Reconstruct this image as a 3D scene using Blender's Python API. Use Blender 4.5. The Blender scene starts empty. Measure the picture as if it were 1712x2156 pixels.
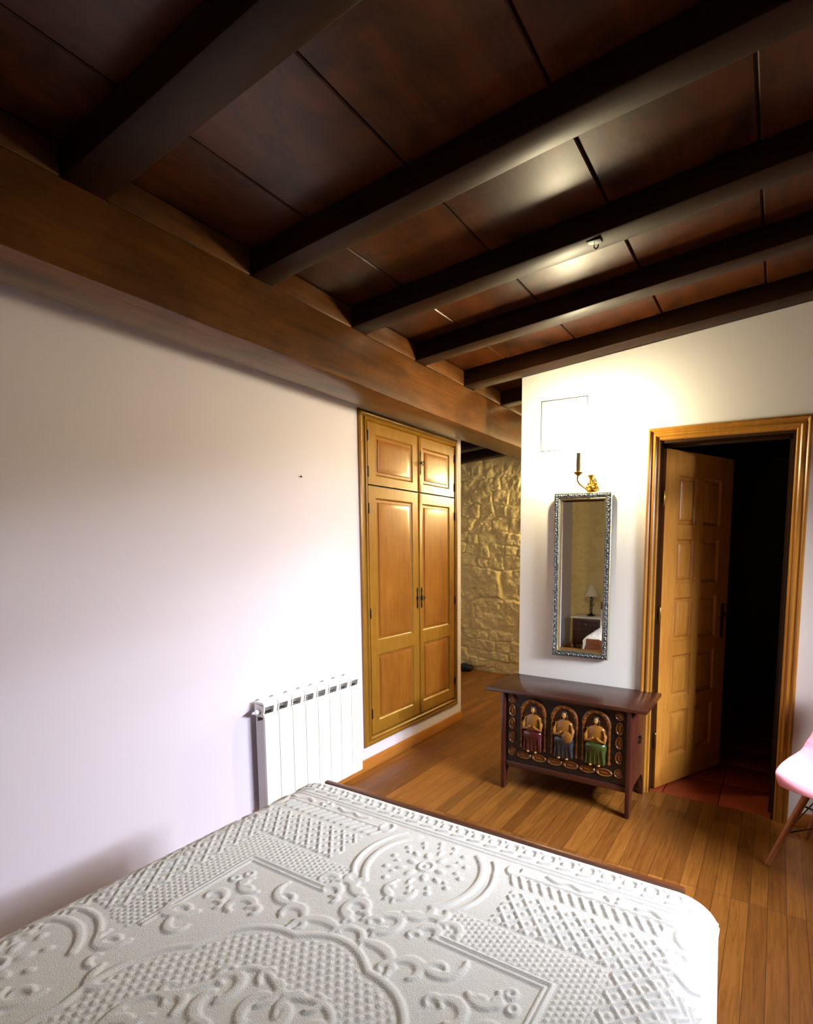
import bpy, bmesh, math, random
import numpy as np
from mathutils import Vector, Matrix
random.seed(7)
rng = np.random.RandomState(5)
S = bpy.context.scene
COL = S.collection
PI = math.pi

# ------------------------------------------------------------------ helpers
def link(name, me, mat, parent=None):
    o = bpy.data.objects.new(name, me)
    COL.objects.link(o)
    if mat is not None and len(me.materials) == 0:
        me.materials.append(mat)
    if parent is not None:
        o.parent = parent
    return o

def obj(name, bm, mat, parent=None, smooth=35, loc=None, fix=True):
    if fix:
        bmesh.ops.recalc_face_normals(bm, faces=bm.faces)
    me = bpy.data.meshes.new(name)
    bm.to_mesh(me)
    bm.free()
    if smooth:
        me.polygons.foreach_set('use_smooth', [True] * len(me.polygons))
        me.set_sharp_from_angle(angle=math.radians(smooth))
    o = link(name, me, mat, parent)
    if loc is not None:
        o.location = loc
    return o

def thing(name, label, cat, loc=(0, 0, 0), rotz=0.0, group=None):
    o = bpy.data.objects.new(name, None)
    o.empty_display_size = 0.1
    COL.objects.link(o)
    o.location = loc
    o.rotation_euler = (0, 0, rotz)
    tag(o, label, cat, group)
    return o

def tag(o, label, cat, group=None):
    o['label'] = label
    o['category'] = cat
    if group:
        o['group'] = group
    return o

def struct(o):
    o['kind'] = 'structure'
    return o

def BM():
    return bmesh.new()

def add_box(bm, lo, hi, bevel=0.0, seg=2):
    vs = [bm.verts.new((x, y, z)) for x in (lo[0], hi[0]) for y in (lo[1], hi[1]) for z in (lo[2], hi[2])]
    fs = []
    for idx in ((0, 1, 3, 2), (4, 6, 7, 5), (0, 4, 5, 1), (2, 3, 7, 6), (0, 2, 6, 4), (1, 5, 7, 3)):
        fs.append(bm.faces.new([vs[i] for i in idx]))
    if bevel > 0:
        es = list({e for f in fs for e in f.edges})
        bmesh.ops.bevel(bm, geom=es, offset=bevel, segments=seg, affect='EDGES', profile=0.5)
    return vs

def add_prism(bm, poly, axis, a, b, bevel=0.0):
    """extrude 2-D polygon (in the two other axes, cyclic order) from a to b along axis"""
    def P(p, t):
        if axis == 0: return (t, p[0], p[1])
        if axis == 1: return (p[0], t, p[1])
        return (p[0], p[1], t)
    A = [bm.verts.new(P(p, a)) for p in poly]
    B = [bm.verts.new(P(p, b)) for p in poly]
    fs = [bm.faces.new(A), bm.faces.new(list(reversed(B)))]
    n = len(poly)
    for i in range(n):
        fs.append(bm.faces.new((A[i], A[(i + 1) % n], B[(i + 1) % n], B[i])))
    if bevel > 0:
        es = list({e for f in fs for e in f.edges})
        bmesh.ops.bevel(bm, geom=es, offset=bevel, segments=2, affect='EDGES', profile=0.5)

def frame_axes(d):
    d = Vector(d).normalized()
    up = Vector((0, 0, 1)) if abs(d.z) < 0.9 else Vector((1, 0, 0))
    a = d.cross(up).normalized()
    b = a.cross(d).normalized()
    return a, b

def add_tube(bm, pts, rad, seg=10, cap=True):
    pts = [Vector(p) for p in pts]
    n = len(pts)
    rs = rad if isinstance(rad, (list, tuple)) else [rad] * n
    rings = []
    pa = None
    for i in range(n):
        d = pts[min(i + 1, n - 1)] - pts[max(i - 1, 0)]
        if pa is None:
            a, b = frame_axes(d)
        else:
            dn = d.normalized()
            a = (pa - dn * pa.dot(dn)).normalized()
            b = dn.cross(a)
        pa = a
        rings.append([bm.verts.new(pts[i] + (a * math.cos(2 * PI * k / seg) + b * math.sin(2 * PI * k / seg)) * rs[i]) for k in range(seg)])
    for i in range(n - 1):
        for k in range(seg):
            bm.faces.new((rings[i][k], rings[i][(k + 1) % seg], rings[i + 1][(k + 1) % seg], rings[i + 1][k]))
    if cap:
        bm.faces.new(rings[0])
        bm.faces.new(list(reversed(rings[-1])))

def add_lathe(bm, prof, center=(0, 0, 0), seg=24, axis=(0, 0, 1), close=True):
    """prof: list of (r, h) along axis"""
    ax = Vector(axis).normalized()
    a, b = frame_axes(ax)
    c = Vector(center)
    rings = []
    for r, h in prof:
        if r < 1e-6:
            rings.append([bm.verts.new(c + ax * h)])
        else:
            rings.append([bm.verts.new(c + ax * h + (a * math.cos(2 * PI * k / seg) + b * math.sin(2 * PI * k / seg)) * r) for k in range(seg)])
    for i in range(len(rings) - 1):
        A, B = rings[i], rings[i + 1]
        for k in range(seg):
            k2 = (k + 1) % seg
            if len(A) == 1 and len(B) == 1:
                continue
            if len(A) == 1:
                bm.faces.new((A[0], B[k2], B[k]))
            elif len(B) == 1:
                bm.faces.new((A[k], A[k2], B[0]))
            else:
                bm.faces.new((A[k], A[k2], B[k2], B[k]))
    if close:
        for R in (rings[0], rings[-1]):
            if len(R) > 1:
                bm.faces.new(R)

def add_ellipsoid(bm, c, r, seg=14, rings=9):
    m = Matrix.Translation(c) @ Matrix.Diagonal((r[0], r[1], r[2], 1))
    bmesh.ops.create_uvsphere(bm, u_segments=seg, v_segments=rings, radius=1.0, matrix=m)

def add_ring(bm, rect, prof, fmap, fill=False):
    """mitred rectangular frame. rect=(u0,v0,u1,v1); prof=[(inset,height)...]; fmap(u,v,h)->xyz"""
    u0, v0, u1, v1 = rect
    loops = []
    for ins, h in prof:
        loops.append([bm.verts.new(fmap(*p, h)) for p in ((u0 + ins, v0 + ins), (u1 - ins, v0 + ins), (u1 - ins, v1 - ins), (u0 + ins, v1 - ins))])
    for A, B in zip(loops, loops[1:]):
        for k in range(4):
            bm.faces.new((A[k], A[(k + 1) % 4], B[(k + 1) % 4], B[k]))
    if fill:
        bm.faces.new(loops[-1])
    return loops

def add_panelled_slab(bm, rect, holes, h0, h1, pprof, fmap):
    """slab (a door) with raised panels: rect outer; holes list of rects; h1 the face, h0 the back"""
    us = sorted({rect[0], rect[2], *[h[0] for h in holes], *[h[2] for h in holes]})
    vs = sorted({rect[1], rect[3], *[h[1] for h in holes], *[h[3] for h in holes]})
    vert = {}
    def V(u, v, h):
        k = (round(u, 5), round(v, 5), round(h, 5))
        if k not in vert:
            vert[k] = bm.verts.new(fmap(u, v, h))
        return vert[k]
    for i in range(len(us) - 1):
        for j in range(len(vs) - 1):
            cu, cv = (us[i] + us[i + 1]) / 2, (vs[j] + vs[j + 1]) / 2
            if any(h[0] < cu < h[2] and h[1] < cv < h[3] for h in holes):
                continue
            bm.faces.new((V(us[i], vs[j], h1), V(us[i + 1], vs[j], h1), V(us[i + 1], vs[j + 1], h1), V(us[i], vs[j + 1], h1)))
    o = [(rect[0], rect[1]), (rect[2], rect[1]), (rect[2], rect[3]), (rect[0], rect[3])]
    f1 = [bm.verts.new(fmap(*p, h1)) for p in o]
    f0 = [bm.verts.new(fmap(*p, h0)) for p in o]
    for k in range(4):
        bm.faces.new((f1[k], f1[(k + 1) % 4], f0[(k + 1) % 4], f0[k]))
    bm.faces.new(f0)
    for h in holes:
        add_ring(bm, h, [(i, h1 + d) for i, d in pprof], fmap, fill=True)

def grid_mesh(name, X, mat, parent=None, smooth=True):
    """X: (n,m,3) array"""
    n, m = X.shape[:2]
    idx = np.arange(n * m).reshape(n, m)
    q = np.stack([idx[:-1, :-1], idx[1:, :-1], idx[1:, 1:], idx[:-1, 1:]], -1).reshape(-1, 4)
    me = bpy.data.meshes.new(name)
    me.vertices.add(n * m)
    me.vertices.foreach_set('co', X.reshape(-1).astype(np.float32))
    me.loops.add(q.size)
    me.loops.foreach_set('vertex_index', q.reshape(-1).astype(np.int32))
    me.polygons.add(len(q))
    me.polygons.foreach_set('loop_start', np.arange(0, q.size, 4, dtype=np.int32))
    me.polygons.foreach_set('loop_total', np.full(len(q), 4, dtype=np.int32))
    me.update()
    me.validate()
    if smooth:
        me.polygons.foreach_set('use_smooth', [True] * len(me.polygons))
    return link(name, me, mat, parent)

# value noise in numpy
def vnoise2(x, y, seed=0):
    xi = np.floor(x).astype(np.int64); yi = np.floor(y).astype(np.int64)
    xf = x - xi; yf = y - yi
    xf = xf * xf * (3 - 2 * xf); yf = yf * yf * (3 - 2 * yf)
    def h(a, b):
        v = np.sin(a * 127.1 + b * 311.7 + seed * 74.7) * 43758.5453
        return v - np.floor(v)
    return (h(xi, yi) * (1 - xf) + h(xi + 1, yi) * xf) * (1 - yf) + (h(xi, yi + 1) * (1 - xf) + h(xi + 1, yi + 1) * xf) * yf
def fbm2(x, y, seed=0, oct=4):
    s = 0; a = .5
    for i in range(oct):
        s = s + a * vnoise2(x * 2 ** i, y * 2 ** i, seed + i); a *= .5
    return s

# ------------------------------------------------------------------ materials
def lin(c):
    return tuple((v / 255 / 12.92) if v / 255 <= .04045 else ((v / 255 + .055) / 1.055) ** 2.4 for v in c) + (1.0,)

class NT:
    def __init__(self, name):
        self.m = bpy.data.materials.new(name)
        self.m.use_nodes = True
        self.t = self.m.node_tree
        self.b = self.t.nodes['Principled BSDF']
        self.o = self.t.nodes['Material Output']
    def n(self, typ, **kw):
        nd = self.t.nodes.new(typ)
        for k, v in kw.items():
            if k.startswith('i_'):
                nd.inputs[k[2:].replace('_', ' ')].default_value = v
            else:
                setattr(nd, k, v)
        return nd
    def l(self, a, b):
        self.t.links.new(a, b)
    def ramp(self, fac, stops):
        r = self.n('ShaderNodeValToRGB')
        e = r.color_ramp.elements
        while len(e) < len(stops): e.new(.5)
        for q, (p, c) in zip(e, stops):
            q.position = p; q.color = c
        self.l(fac, r.inputs[0])
        return r.outputs[0]
    def mix(self, fac, a, b, typ='MIX'):
        x = self.n('ShaderNodeMix', data_type='RGBA', blend_type=typ)
        for s, v in ((x.inputs[0], fac), (x.inputs[6], a), (x.inputs[7], b)):
            if hasattr(v, 'is_linked') or hasattr(v, 'links'): self.l(v, s)
            else: s.default_value = v
        return x.outputs[2]
    def coords(self, scale=(1, 1, 1), rot=(0, 0, 0), loc=(0, 0, 0)):
        tc = self.n('ShaderNodeTexCoord')
        mp = self.n('ShaderNodeMapping')
        mp.inputs['Scale'].default_value = scale
        mp.inputs['Rotation'].default_value = rot
        mp.inputs['Location'].default_value = loc
        self.l(tc.outputs['Object'], mp.inputs[0])
        return mp.outputs[0]
    def noise(self, vec, scale, detail=4, rough=.55, dist=0.0):
        x = self.n('ShaderNodeTexNoise')
        x.inputs['Scale'].default_value = scale
        x.inputs['Detail'].default_value = detail
        x.inputs['Roughness'].default_value = rough
        x.inputs['Distortion'].default_value = dist
        self.l(vec, x.inputs['Vector'])
        return x.outputs[0]
    def bump(self, h, strength=.3, dist=.002):
        b = self.n('ShaderNodeBump')
        b.inputs['Strength'].default_value = strength
        b.inputs['Distance'].default_value = dist
        self.l(h, b.inputs['Height'])
        self.l(b.outputs[0], self.b.inputs['Normal'])
    def set(self, rough=.5, metal=0, spec=.5, coat=0, coat_rough=.1):
        self.b.inputs['Roughness'].default_value = rough
        self.b.inputs['Metallic'].default_value = metal
        self.b.inputs['Specular IOR Level'].default_value = spec
        self.b.inputs['Coat Weight'].default_value = coat
        self.b.inputs['Coat Roughness'].default_value = coat_rough
        return self.m

def wood(name, c1, c2, axis=2, stretch=14, scale=3.0, rough=.4, knots=0.0, stain=0.0, stain_col=(20, 14, 10), bump=.15, spec=.5, coat=0.0, big=1.2):
    t = NT(name)
    sc = [stretch, stretch, stretch]; sc[axis] = 1.0
    v = t.coords(tuple(s * scale / 3 for s in sc))
    g = t.noise(v, 3.0, 6, .6, .6)
    g2 = t.noise(v, 11.0, 3, .5, .2)
    v2 = t.coords((1, 1, 1))
    bigv = t.noise(v2, big, 3, .6, .5)
    mid = t.mix(.5, t.ramp(g, [(.3, (0, 0, 0, 1)), (.72, (1, 1, 1, 1))]), t.ramp(bigv, [(.3, (0, 0, 0, 1)), (.7, (1, 1, 1, 1))]))
    col = t.mix(mid, lin(c1), lin(c2))
    dk = t.ramp(g2, [(.35, (.72, .68, .62, 1)), (.55, (1, 1, 1, 1))])
    col = t.mix(.5, col, dk, 'MULTIPLY')
    if knots > 0:
        kv = t.coords(tuple(knots * (1.0 if i != axis else .45) for i in range(3)))
        vo = t.n('ShaderNodeTexVoronoi'); vo.inputs['Scale'].default_value = 1.0
        t.l(kv, vo.inputs['Vector'])
        k = t.ramp(vo.outputs[0], [(.03, (.25, .15, .08, 1)), (.12, (1, 1, 1, 1))])
        col = t.mix(1.0, col, k, 'MULTIPLY')
    if stain > 0:
        sn = t.noise(t.coords((1, 1, 1), loc=(3.3, 1.7, .4)), 3.2, 6, .7, .9)
        sf = t.ramp(sn, [(.48, (0, 0, 0, 1)), (.68, (stain, stain, stain, 1))])
        col = t.mix(sf, col, lin(stain_col))
    t.l(col, t.b.inputs['Base Color'])
    t.bump(g, bump, .002)
    return t.set(rough, 0, spec, coat, .12)

def plain(name, c, rough=.5, metal=0, spec=.5, var=0.06, vscale=8.0, bump=0.0, bscale=60.0, coat=0.0):
    t = NT(name)
    v = t.coords()
    n = t.noise(v, vscale, 4)
    a = tuple(x * (1 - var) for x in lin(c)[:3]) + (1,)
    b = tuple(min(1, x * (1 + var)) for x in lin(c)[:3]) + (1,)
    t.l(t.mix(n, a, b), t.b.inputs['Base Color'])
    if bump > 0:
        t.bump(t.noise(v, bscale, 3), bump, .002)
    return t.set(rough, metal, spec, coat)

M = {}
M['lav'] = plain('lavender_plaster', (221, 215, 231), .85, spec=.2, var=.02, vscale=2.5, bump=.12, bscale=70)
M['white'] = plain('white_plaster', (243, 241, 236), .85, spec=.2, var=.02, vscale=2.5, bump=.15, bscale=50)
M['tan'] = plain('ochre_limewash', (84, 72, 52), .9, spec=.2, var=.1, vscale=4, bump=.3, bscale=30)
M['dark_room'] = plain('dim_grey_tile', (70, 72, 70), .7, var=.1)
M['beam'] = wood('hewn_chestnut', (122, 75, 32), (42, 24, 10), 1, 9, 2.2, .36, knots=1.6, stain=.55, stain_col=(44, 26, 12), bump=.5, spec=.4)
M['joist'] = wood('dark_joist_wood', (50, 27, 12), (26, 15, 7), 0, 12, 2.5, .4, stain=.4, bump=.25, spec=.12)
M['board'] = wood('ceiling_board_wood', (86, 43, 14), (40, 20, 7), 1, 6, 2.2, .32, stain=.92, stain_col=(18, 12, 8), bump=.2, spec=.3, big=2.0)
M['honey'] = wood('honey_varnished_wood', (154, 112, 38), (128, 86, 24), 2, 10, 2.2, .3, bump=.08, spec=.5, big=2.2)
M['panel'] = wood('honey_panel_wood', (152, 100, 36), (126, 74, 22), 2, 8, 1.8, .28, bump=.06, spec=.5, big=2.6)
M['casing'] = wood('casing_pine', (188, 132, 50), (148, 94, 28), 2, 16, 2.6, .3, bump=.1, big=2.0)
M['casingh'] = wood('casing_pine_horizontal', (188, 132, 50), (148, 94, 28), 0, 16, 2.6, .3, bump=.1, big=2.0)
M['jamb'] = wood('shaded_jamb_wood', (62, 36, 14), (40, 22, 9), 2, 14, 2.6, .5, bump=.1, spec=.3)  # shade inside the door reveal is put into this wood colour
M['pine'] = wood('door_pine', (204, 142, 62), (178, 112, 38), 2, 12, 2.2, .36, knots=2.4, bump=.1, big=1.6)
M['base'] = wood('baseboard_wood', (190, 126, 56), (158, 98, 38), 1, 12, 2.4, .35, bump=.08)
M['bedwood'] = wood('bed_brown_wood', (128, 72, 36), (84, 44, 20), 0, 10, 2.4, .35, bump=.1)
M['chest'] = wood('chest_dark_wood', (84, 42, 28), (46, 23, 17), 0, 10, 2.6, .28, stain=.35, stain_col=(24, 14, 12), bump=.3, spec=.6)
M['chestv'] = wood('chest_upright_wood', (82, 38, 28), (44, 22, 18), 2, 10, 2.6, .28, bump=.3, spec=.6)
M['chestbg'] = plain('chest_dark_ground', (24, 23, 27), .3, var=.2, vscale=30, bump=.3, bscale=120, spec=.6)
M['carve'] = wood('carved_amber_wood', (138, 84, 32), (86, 46, 18), 2, 6, 4, .26, stain=.4, stain_col=(70, 36, 16), bump=.4, spec=.7)
M['niche'] = wood('niche_brown_wood', (84, 44, 20), (54, 27, 14), 2, 6, 4, .26, bump=.3, spec=.7)
M['robe_red'] = plain('wine_red_paint', (74, 22, 24), .25, var=.15, vscale=40, spec=.7)
M['robe_blue'] = plain('slate_blue_paint', (38, 45, 55), .25, var=.2, vscale=40, spec=.7)
M['robe_green'] = plain('moss_green_paint', (54, 68, 26), .25, var=.2, vscale=40, spec=.7)
M['robe_gold'] = plain('ochre_paint', (140, 92, 34), .25, var=.15, vscale=40, spec=.7)
M['skin'] = plain('carved_skin_paint', (170, 122, 60), .3, var=.1)
M['hair'] = plain('carved_hair_paint', (48, 44, 44), .3, var=.1)
M['iron'] = plain('black_iron', (26, 24, 23), .42, .7, var=.15)
M['brass'] = plain('polished_brass', (190, 150, 66), .28, 1.0, var=.08)
M['steel'] = plain('dull_steel', (150, 150, 150), .35, 1.0)
M['rad'] = plain('radiator_enamel', (240, 240, 238), .3, var=.01, spec=.5)
M['radside'] = plain('radiator_casting', (206, 204, 202), .5, var=.02)
M['candle'] = plain('candle_sleeve', (150, 134, 84), .5, var=.04)
M['terracotta'] = plain('terracotta_tile', (150, 66, 36), .4, var=.12, vscale=5)
M['pink'] = plain('pink_plastic', (244, 158, 176), .3, var=.01, spec=.5)
M['beech'] = wood('beech_leg_wood', (176, 112, 68), (150, 88, 48), 2, 10, 3, .4, bump=.06)
M['linen'] = plain('lampshade_linen', (226, 214, 186), .8, var=.04, bump=.2, bscale=200)
M['marble'] = plain('white_marble', (228, 226, 222), .2, var=.05, vscale=5)
M['sheet'] = plain('white_cotton', (236, 236, 238), .9, var=.02)
M['glasspane'] = None
M['void'] = plain('dark_cavity', (14, 14, 18), .8)

# floor: strip parquet, boards run along y
t = NT('strip_parquet')
tc = t.coords((1, 1, 1), rot=(0, 0, PI / 2))
br = t.n('ShaderNodeTexBrick')
br.offset = .37; br.offset_frequency = 1; br.squash = 1.0
br.inputs['Scale'].default_value = 1.0
br.inputs['Brick Width'].default_value = .62
br.inputs['Row Height'].default_value = .068
br.inputs['Mortar Size'].default_value = .0011
br.inputs['Mortar Smooth'].default_value = .3
br.inputs['Color1'].default_value = (0, 0, 0, 1)
br.inputs['Color2'].default_value = (1, 1, 1, 1)
br.inputs['Mortar'].default_value = (.5, .5, .5, 1)
t.l(tc, br.inputs['Vector'])
g = t.noise(t.coords((22, 1.4, 1)), 3.0, 6, .62, 1.2)
bigv = t.noise(t.coords(), 1.5, 3)
c = t.mix(br.outputs['Color'], lin((112, 67, 25)), lin((150, 97, 40)))
c = t.mix(.75, c, t.ramp(g, [(.32, (.52, .42, .32, 1)), (.6, (1.0, 1.0, 1.0, 1))]), 'MULTIPLY')
c = t.mix(br.outputs['Fac'], c, lin((66, 36, 14)))
t.l(c, t.b.inputs['Base Color'])
t.bump(br.outputs['Fac'], .25, -.001)
M['floor'] = t.set(.33, 0, .5)

# stone
t = NT('granite_rubble')
geo = t.n('ShaderNodeNewGeometry')
v = t.coords()
n1 = t.noise(v, 4.0, 5, .6)
n2 = t.noise(v, 60, 4, .7)
c = t.mix(n1, lin((212, 190, 134)), lin((238, 220, 170)))
c = t.mix(.5, c, t.ramp(n2, [(.3, (.66, .62, .55, 1)), (.6, (1, 1, 1, 1))]), 'MULTIPLY')
t.l(c, t.b.inputs['Base Color'])
t.bump(n2, .5, .006)
M['stone'] = t.set(.9, 0, .2)

# bedspread
t = NT('white_matelasse')
v = t.coords()
n = t.noise(v, 330, 3, .7)
t.b.inputs['Base Color'].default_value = lin((233, 232, 230))
t.b.inputs['Sheen Weight'].default_value = .25
t.bump(n, .55, .003)
M['spread'] = t.set(.92, 0, .15)

# mirror
t = NT('mirror_silver')
t.b.inputs['Base Color'].default_value = (.86, .87, .85, 1)
M['mirror'] = t.set(.015, 1.0)
t = NT('tarnished_silver_leaf')
n = t.noise(t.coords(), 90, 3)
t.l(t.ramp(n, [(.35, lin((58, 66, 72))), (.65, lin((176, 184, 186)))]), t.b.inputs['Base Color'])
M['silver'] = t.set(.3, .75)
M['gilt'] = plain('pale_gilt', (196, 178, 130), .35, .85, var=.1, vscale=50)
t = NT('glowing_bulb')
t.b.inputs['Base Color'].default_value = (1, .8, .5, 1)
t.b.inputs['Emission Color'].default_value = (1.0, .85, .54, 1)
t.b.inputs['Emission Strength'].default_value = 1000.0
M['bulb'] = t.m
t = NT('glowing_bulb_dim')
t.b.inputs['Emission Color'].default_value = (1.0, .80, .40, 1)
t.b.inputs['Emission Strength'].default_value = 2000.0
M['bulb_dim'] = t.m
t = NT('window_glass')
tr = t.n('ShaderNodeBsdfTransparent'); gl = t.n('ShaderNodeBsdfGlossy'); gl.inputs['Roughness'].default_value = .02
mx = t.n('ShaderNodeMixShader'); mx.inputs[0].default_value = .06
t.l(tr.outputs[0], mx.inputs[1]); t.l(gl.outputs[0], mx.inputs[2]); t.l(mx.outputs[0], t.o.inputs['Surface'])
M['glasspane'] = t.m

# ------------------------------------------------------------------ layout numbers
YB = 2.855            # white wall
WX0 = .80             # its free end
ZJ = lambda x: 2.405 + .094 * x       # joist underside
ZC = lambda x: 2.500 + .094 * x       # ceiling boards
RX = 3.20             # right wall
YR = -1.20            # rear stone wall
YS = 4.90             # passage stone wall
XL = -1.6

# ------------------------------------------------------------------ setting
bm = BM(); add_box(bm, (XL, YR - .1, -.06), (RX + .3, 2.878, 0))
add_box(bm, (XL, 2.878, -.06), (1.42, YS + .1, 0))
fl = struct(obj('floor', bm, M['floor']))
bm = BM()
for i in range(6):
    for j in range(8):
        x0 = 1.43 + i * .31; y0 = 2.882 + j * .31
        add_box(bm, (x0, y0, -.05), (min(x0 + .304, RX + .2), y0 + .304, -.002), .004)
add_box(bm, (1.42, 2.879, -.06), (RX + .2, 5.4, -.01))
struct(obj('floor_tiles', bm, M['terracotta']))

# left wall, with the rounded corner at its end
bm = BM()
poly = [(0, YR - .1), (0, 3.372), (-.004, 3.386), (-.014, 3.392), (-.45, 3.392), (-.45, YR - .1)]
A = [bm.verts.new((p[0], p[1], 0)) for p in poly]
B = [bm.verts.new((p[0], p[1], ZC(p[0]) + .02)) for p in poly]
for i in range(len(poly)):
    bm.faces.new((A[i], A[(i + 1) % len(poly)], B[(i + 1) % len(poly)], B[i]))
bm.faces.new(A); bm.faces.new(B)
struct(obj('wall_left', bm, M['lav']))

# white wall with the door opening (x 1.655..2.325, z<2.03)
DX0, DX1, DZ = 1.655, 2.325, 2.032
bm = BM()
def wallpiece(x0, x1, z0, y0, y1, top):
    vs = []
    for y in (y0, y1):
        vs.append([bm.verts.new((x, y, z)) for x, z in ((x0, z0), (x1, z0), (x1, top(x1)), (x0, top(x0)))])
    bm.faces.new(vs[0]); bm.faces.new(vs[1])
    for k in range(4):
        bm.faces.new((vs[0][k], vs[0][(k + 1) % 4], vs[1][(k + 1) % 4], vs[1][k]))
for y0, y1, top in ((YB, 2.872, ZJ), (2.872, 2.975, ZC)):
    wallpiece(WX0, DX0, 0, y0, y1, top)
    wallpiece(DX1, RX, 0, y0, y1, top)
    wallpiece(DX0, DX1, DZ, y0, y1, top)
struct(obj('wall_back', bm, M['white']))
# passage side and dark room shell
bm = BM()
add_box(bm, (1.30, 2.975, 0), (1.42, YS + .1, 2.62))
struct(obj('wall_divide', bm, M['white']))
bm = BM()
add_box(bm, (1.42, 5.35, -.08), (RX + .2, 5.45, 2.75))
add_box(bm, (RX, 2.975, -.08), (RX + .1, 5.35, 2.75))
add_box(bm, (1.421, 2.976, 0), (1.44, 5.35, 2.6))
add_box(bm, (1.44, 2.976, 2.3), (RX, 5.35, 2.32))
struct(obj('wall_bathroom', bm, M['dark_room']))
bm = BM(); add_box(bm, (XL - .1, 3.0, 0), (XL, YS + .1, 2.5)); struct(obj('wall_passage', bm, M['lav']))

# right wall with the window opening
WY0, WY1, WZ0, WZ1 = 1.40, 2.40, .85, 2.15
bm = BM()
def rbox(y0, y1, z0, z1): add_box(bm, (RX, y0, z0), (RX + .3, y1, z1))
top = 2.84
rbox(YR - .1, WY0, 0, top); rbox(WY1, 2.975, 0, top); rbox(WY0, WY1, 0, WZ0); rbox(WY0, WY1, WZ1, top)
struct(obj('wall_right', bm, M['tan']))
win = thing('window_1', 'small wooden casement window in the right wall', 'window'); win['kind'] = 'structure'
bm = BM()
fm = lambda u, v, h: (RX + .2 + h, u, v)
add_ring(bm, (WY0, WZ0, WY1, WZ1), [(0, .02), (0, -.03), (.045, -.03), (.045, .02), (0, .02)], fm)
obj('window_frame', bm, M['casing'], win)
bm = BM(); add_box(bm, (RX + .185, (WY0 + WY1) / 2 - .035, WZ0 + .04), (RX + .215, (WY0 + WY1) / 2 + .035, WZ1 - .04)); obj('mullion', bm, M['casing'], win)
bm = BM(); add_box(bm, (RX + .183, WY0 + .04, 1.985), (RX + .213, WY1 - .04, 2.03)); obj('shadow_bar', bm, M['casing'], win)  # unseen cross bar, added to cast the dark band on the left wall
bm = BM(); add_box(bm, (RX + .198, WY0 + .04, WZ0 + .04), (RX + .202, WY1 - .04, WZ1 - .04)); obj('pane', bm, M['glasspane'], win, smooth=0)
bm = BM(); add_box(bm, (RX - .02, WY0 - .03, WZ0 - .03), (RX + .19, WY1 + .03, WZ0), .005); obj('window_sill', bm, M['casing'], win)

# ceiling boards (one surface, boards laid along y with gaps)
bm = BM()
joints = [-1.6, -1.16, -.68, -.21, .27, .745, 1.185, 1.67, 2.155, 2.63, 3.1, 3.5]
for a, b in zip(joints, joints[1:]):
    g = .0035
    dz = random.uniform(-.003, .003)
    vs = []
    for y in (YR - .1, YS + .1):
        vs.append([bm.verts.new((x, y, z)) for x, z in ((a + g, ZC(a) + dz + .004), (a + g + .004, ZC(a + g) + dz), (b - g - .004, ZC(b - g) + dz), (b - g, ZC(b) + dz + .004), (b - g, ZC(b) + .03), (a + g, ZC(a) + .03))])
    bm.faces.new(vs[0]); bm.faces.new(vs[1])
    for k in range(6):
        bm.faces.new((vs[0][k], vs[0][(k + 1) % 6], vs[1][(k + 1) % 6], vs[1][k]))
q = [bm.verts.new(p) for p in ((XL, YR - .1, ZC(XL) + .018), (3.5, YR - .1, ZC(3.5) + .018), (3.5, YS + .1, ZC(3.5) + .018), (XL, YS + .1, ZC(XL) + .018))]
bm.faces.new(q)
struct(obj('ceiling', bm, M['board']))

# stone walls
def stone_height(u, v, seed, rows):
    """u along, v up (m); irregular courses of stones; returns outward height"""
    r = np.random.RandomState(seed)
    U = u + .05 * (fbm2(u * 3, v * 3, seed) - .5) * 2; V = v + .05 * (fbm2(u * 3 + 9, v * 3 + 4, seed + 3) - .5) * 2
    seeds = []
    z = -.1
    for (h, w, jit) in rows:
        x = u.min() - .3 - r.rand() * w
        while x < u.max() + .3:
            ww = w * r.uniform(.65, 1.4)
            seeds.append((x + ww / 2, z + h / 2 + r.uniform(-1, 1) * h * jit, ww, h, r.uniform(-.012, .012), r.uniform(-.1, .1), r.uniform(-.1, .1)))
            x += ww
        z += h
    F1 = np.full(u.shape, 9.); F2 = F1.copy(); T = np.zeros(u.shape)
    for (sx, sz, w, h, off, tx, tz) in seeds:
        p = 3.0
        d = (np.abs((U - sx) / (w * .5)) ** p + np.abs((V - sz) / (h * .5)) ** p) ** (1 / p)
        m = d < F1
        F2 = np.where(m, F1, np.minimum(F2, d))
        T = np.where(m, off + tx * (U - sx) + tz * (V - sz), T)
        F1 = np.where(m, d, F1)
    e = np.clip((F2 - F1) / .28, 0, 1)
    e = e * e * (3 - 2 * e)
    rough = (fbm2(u * 16, v * 16, seed + 7, 5) - .5) * .034 + (fbm2(u * 55, v * 55, seed + 9, 3) - .5) * .012
    return e * (.017 + .8 * T) + rough * (.6 + .4 * e)
def stone_wall(name, u0, u1, z1, mk, seed, rows, du):
    us = np.arange(u0, u1 + du, du); vs = np.arange(-.02, z1 + du, du)
    Ug, Vg = np.meshgrid(us, vs, indexing='ij')
    H = stone_height(Ug, Vg, seed, rows)
    return struct(grid_mesh(name, mk(Ug, Vg, H), M['stone']))
rows1 = [(.13, .26, .1), (.11, .3, .12), (.1, .34, .12), (.12, .3, .15), (.1, .3, .1), (.36, .42, .04), (.36, .5, .05), (.13, .2, .2), (.13, .17, .25), (.15, .2, .25), (.15, .22, .25), (.14, .16, .25), (.15, .2, .25), (.16, .2, .25), (.2, .24, .1)]
stone_wall('wall_stone', -1.62, 1.4, 2.52, lambda U, V, H: np.stack([U, YS - H, V], -1), 11, rows1, .009)
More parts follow.
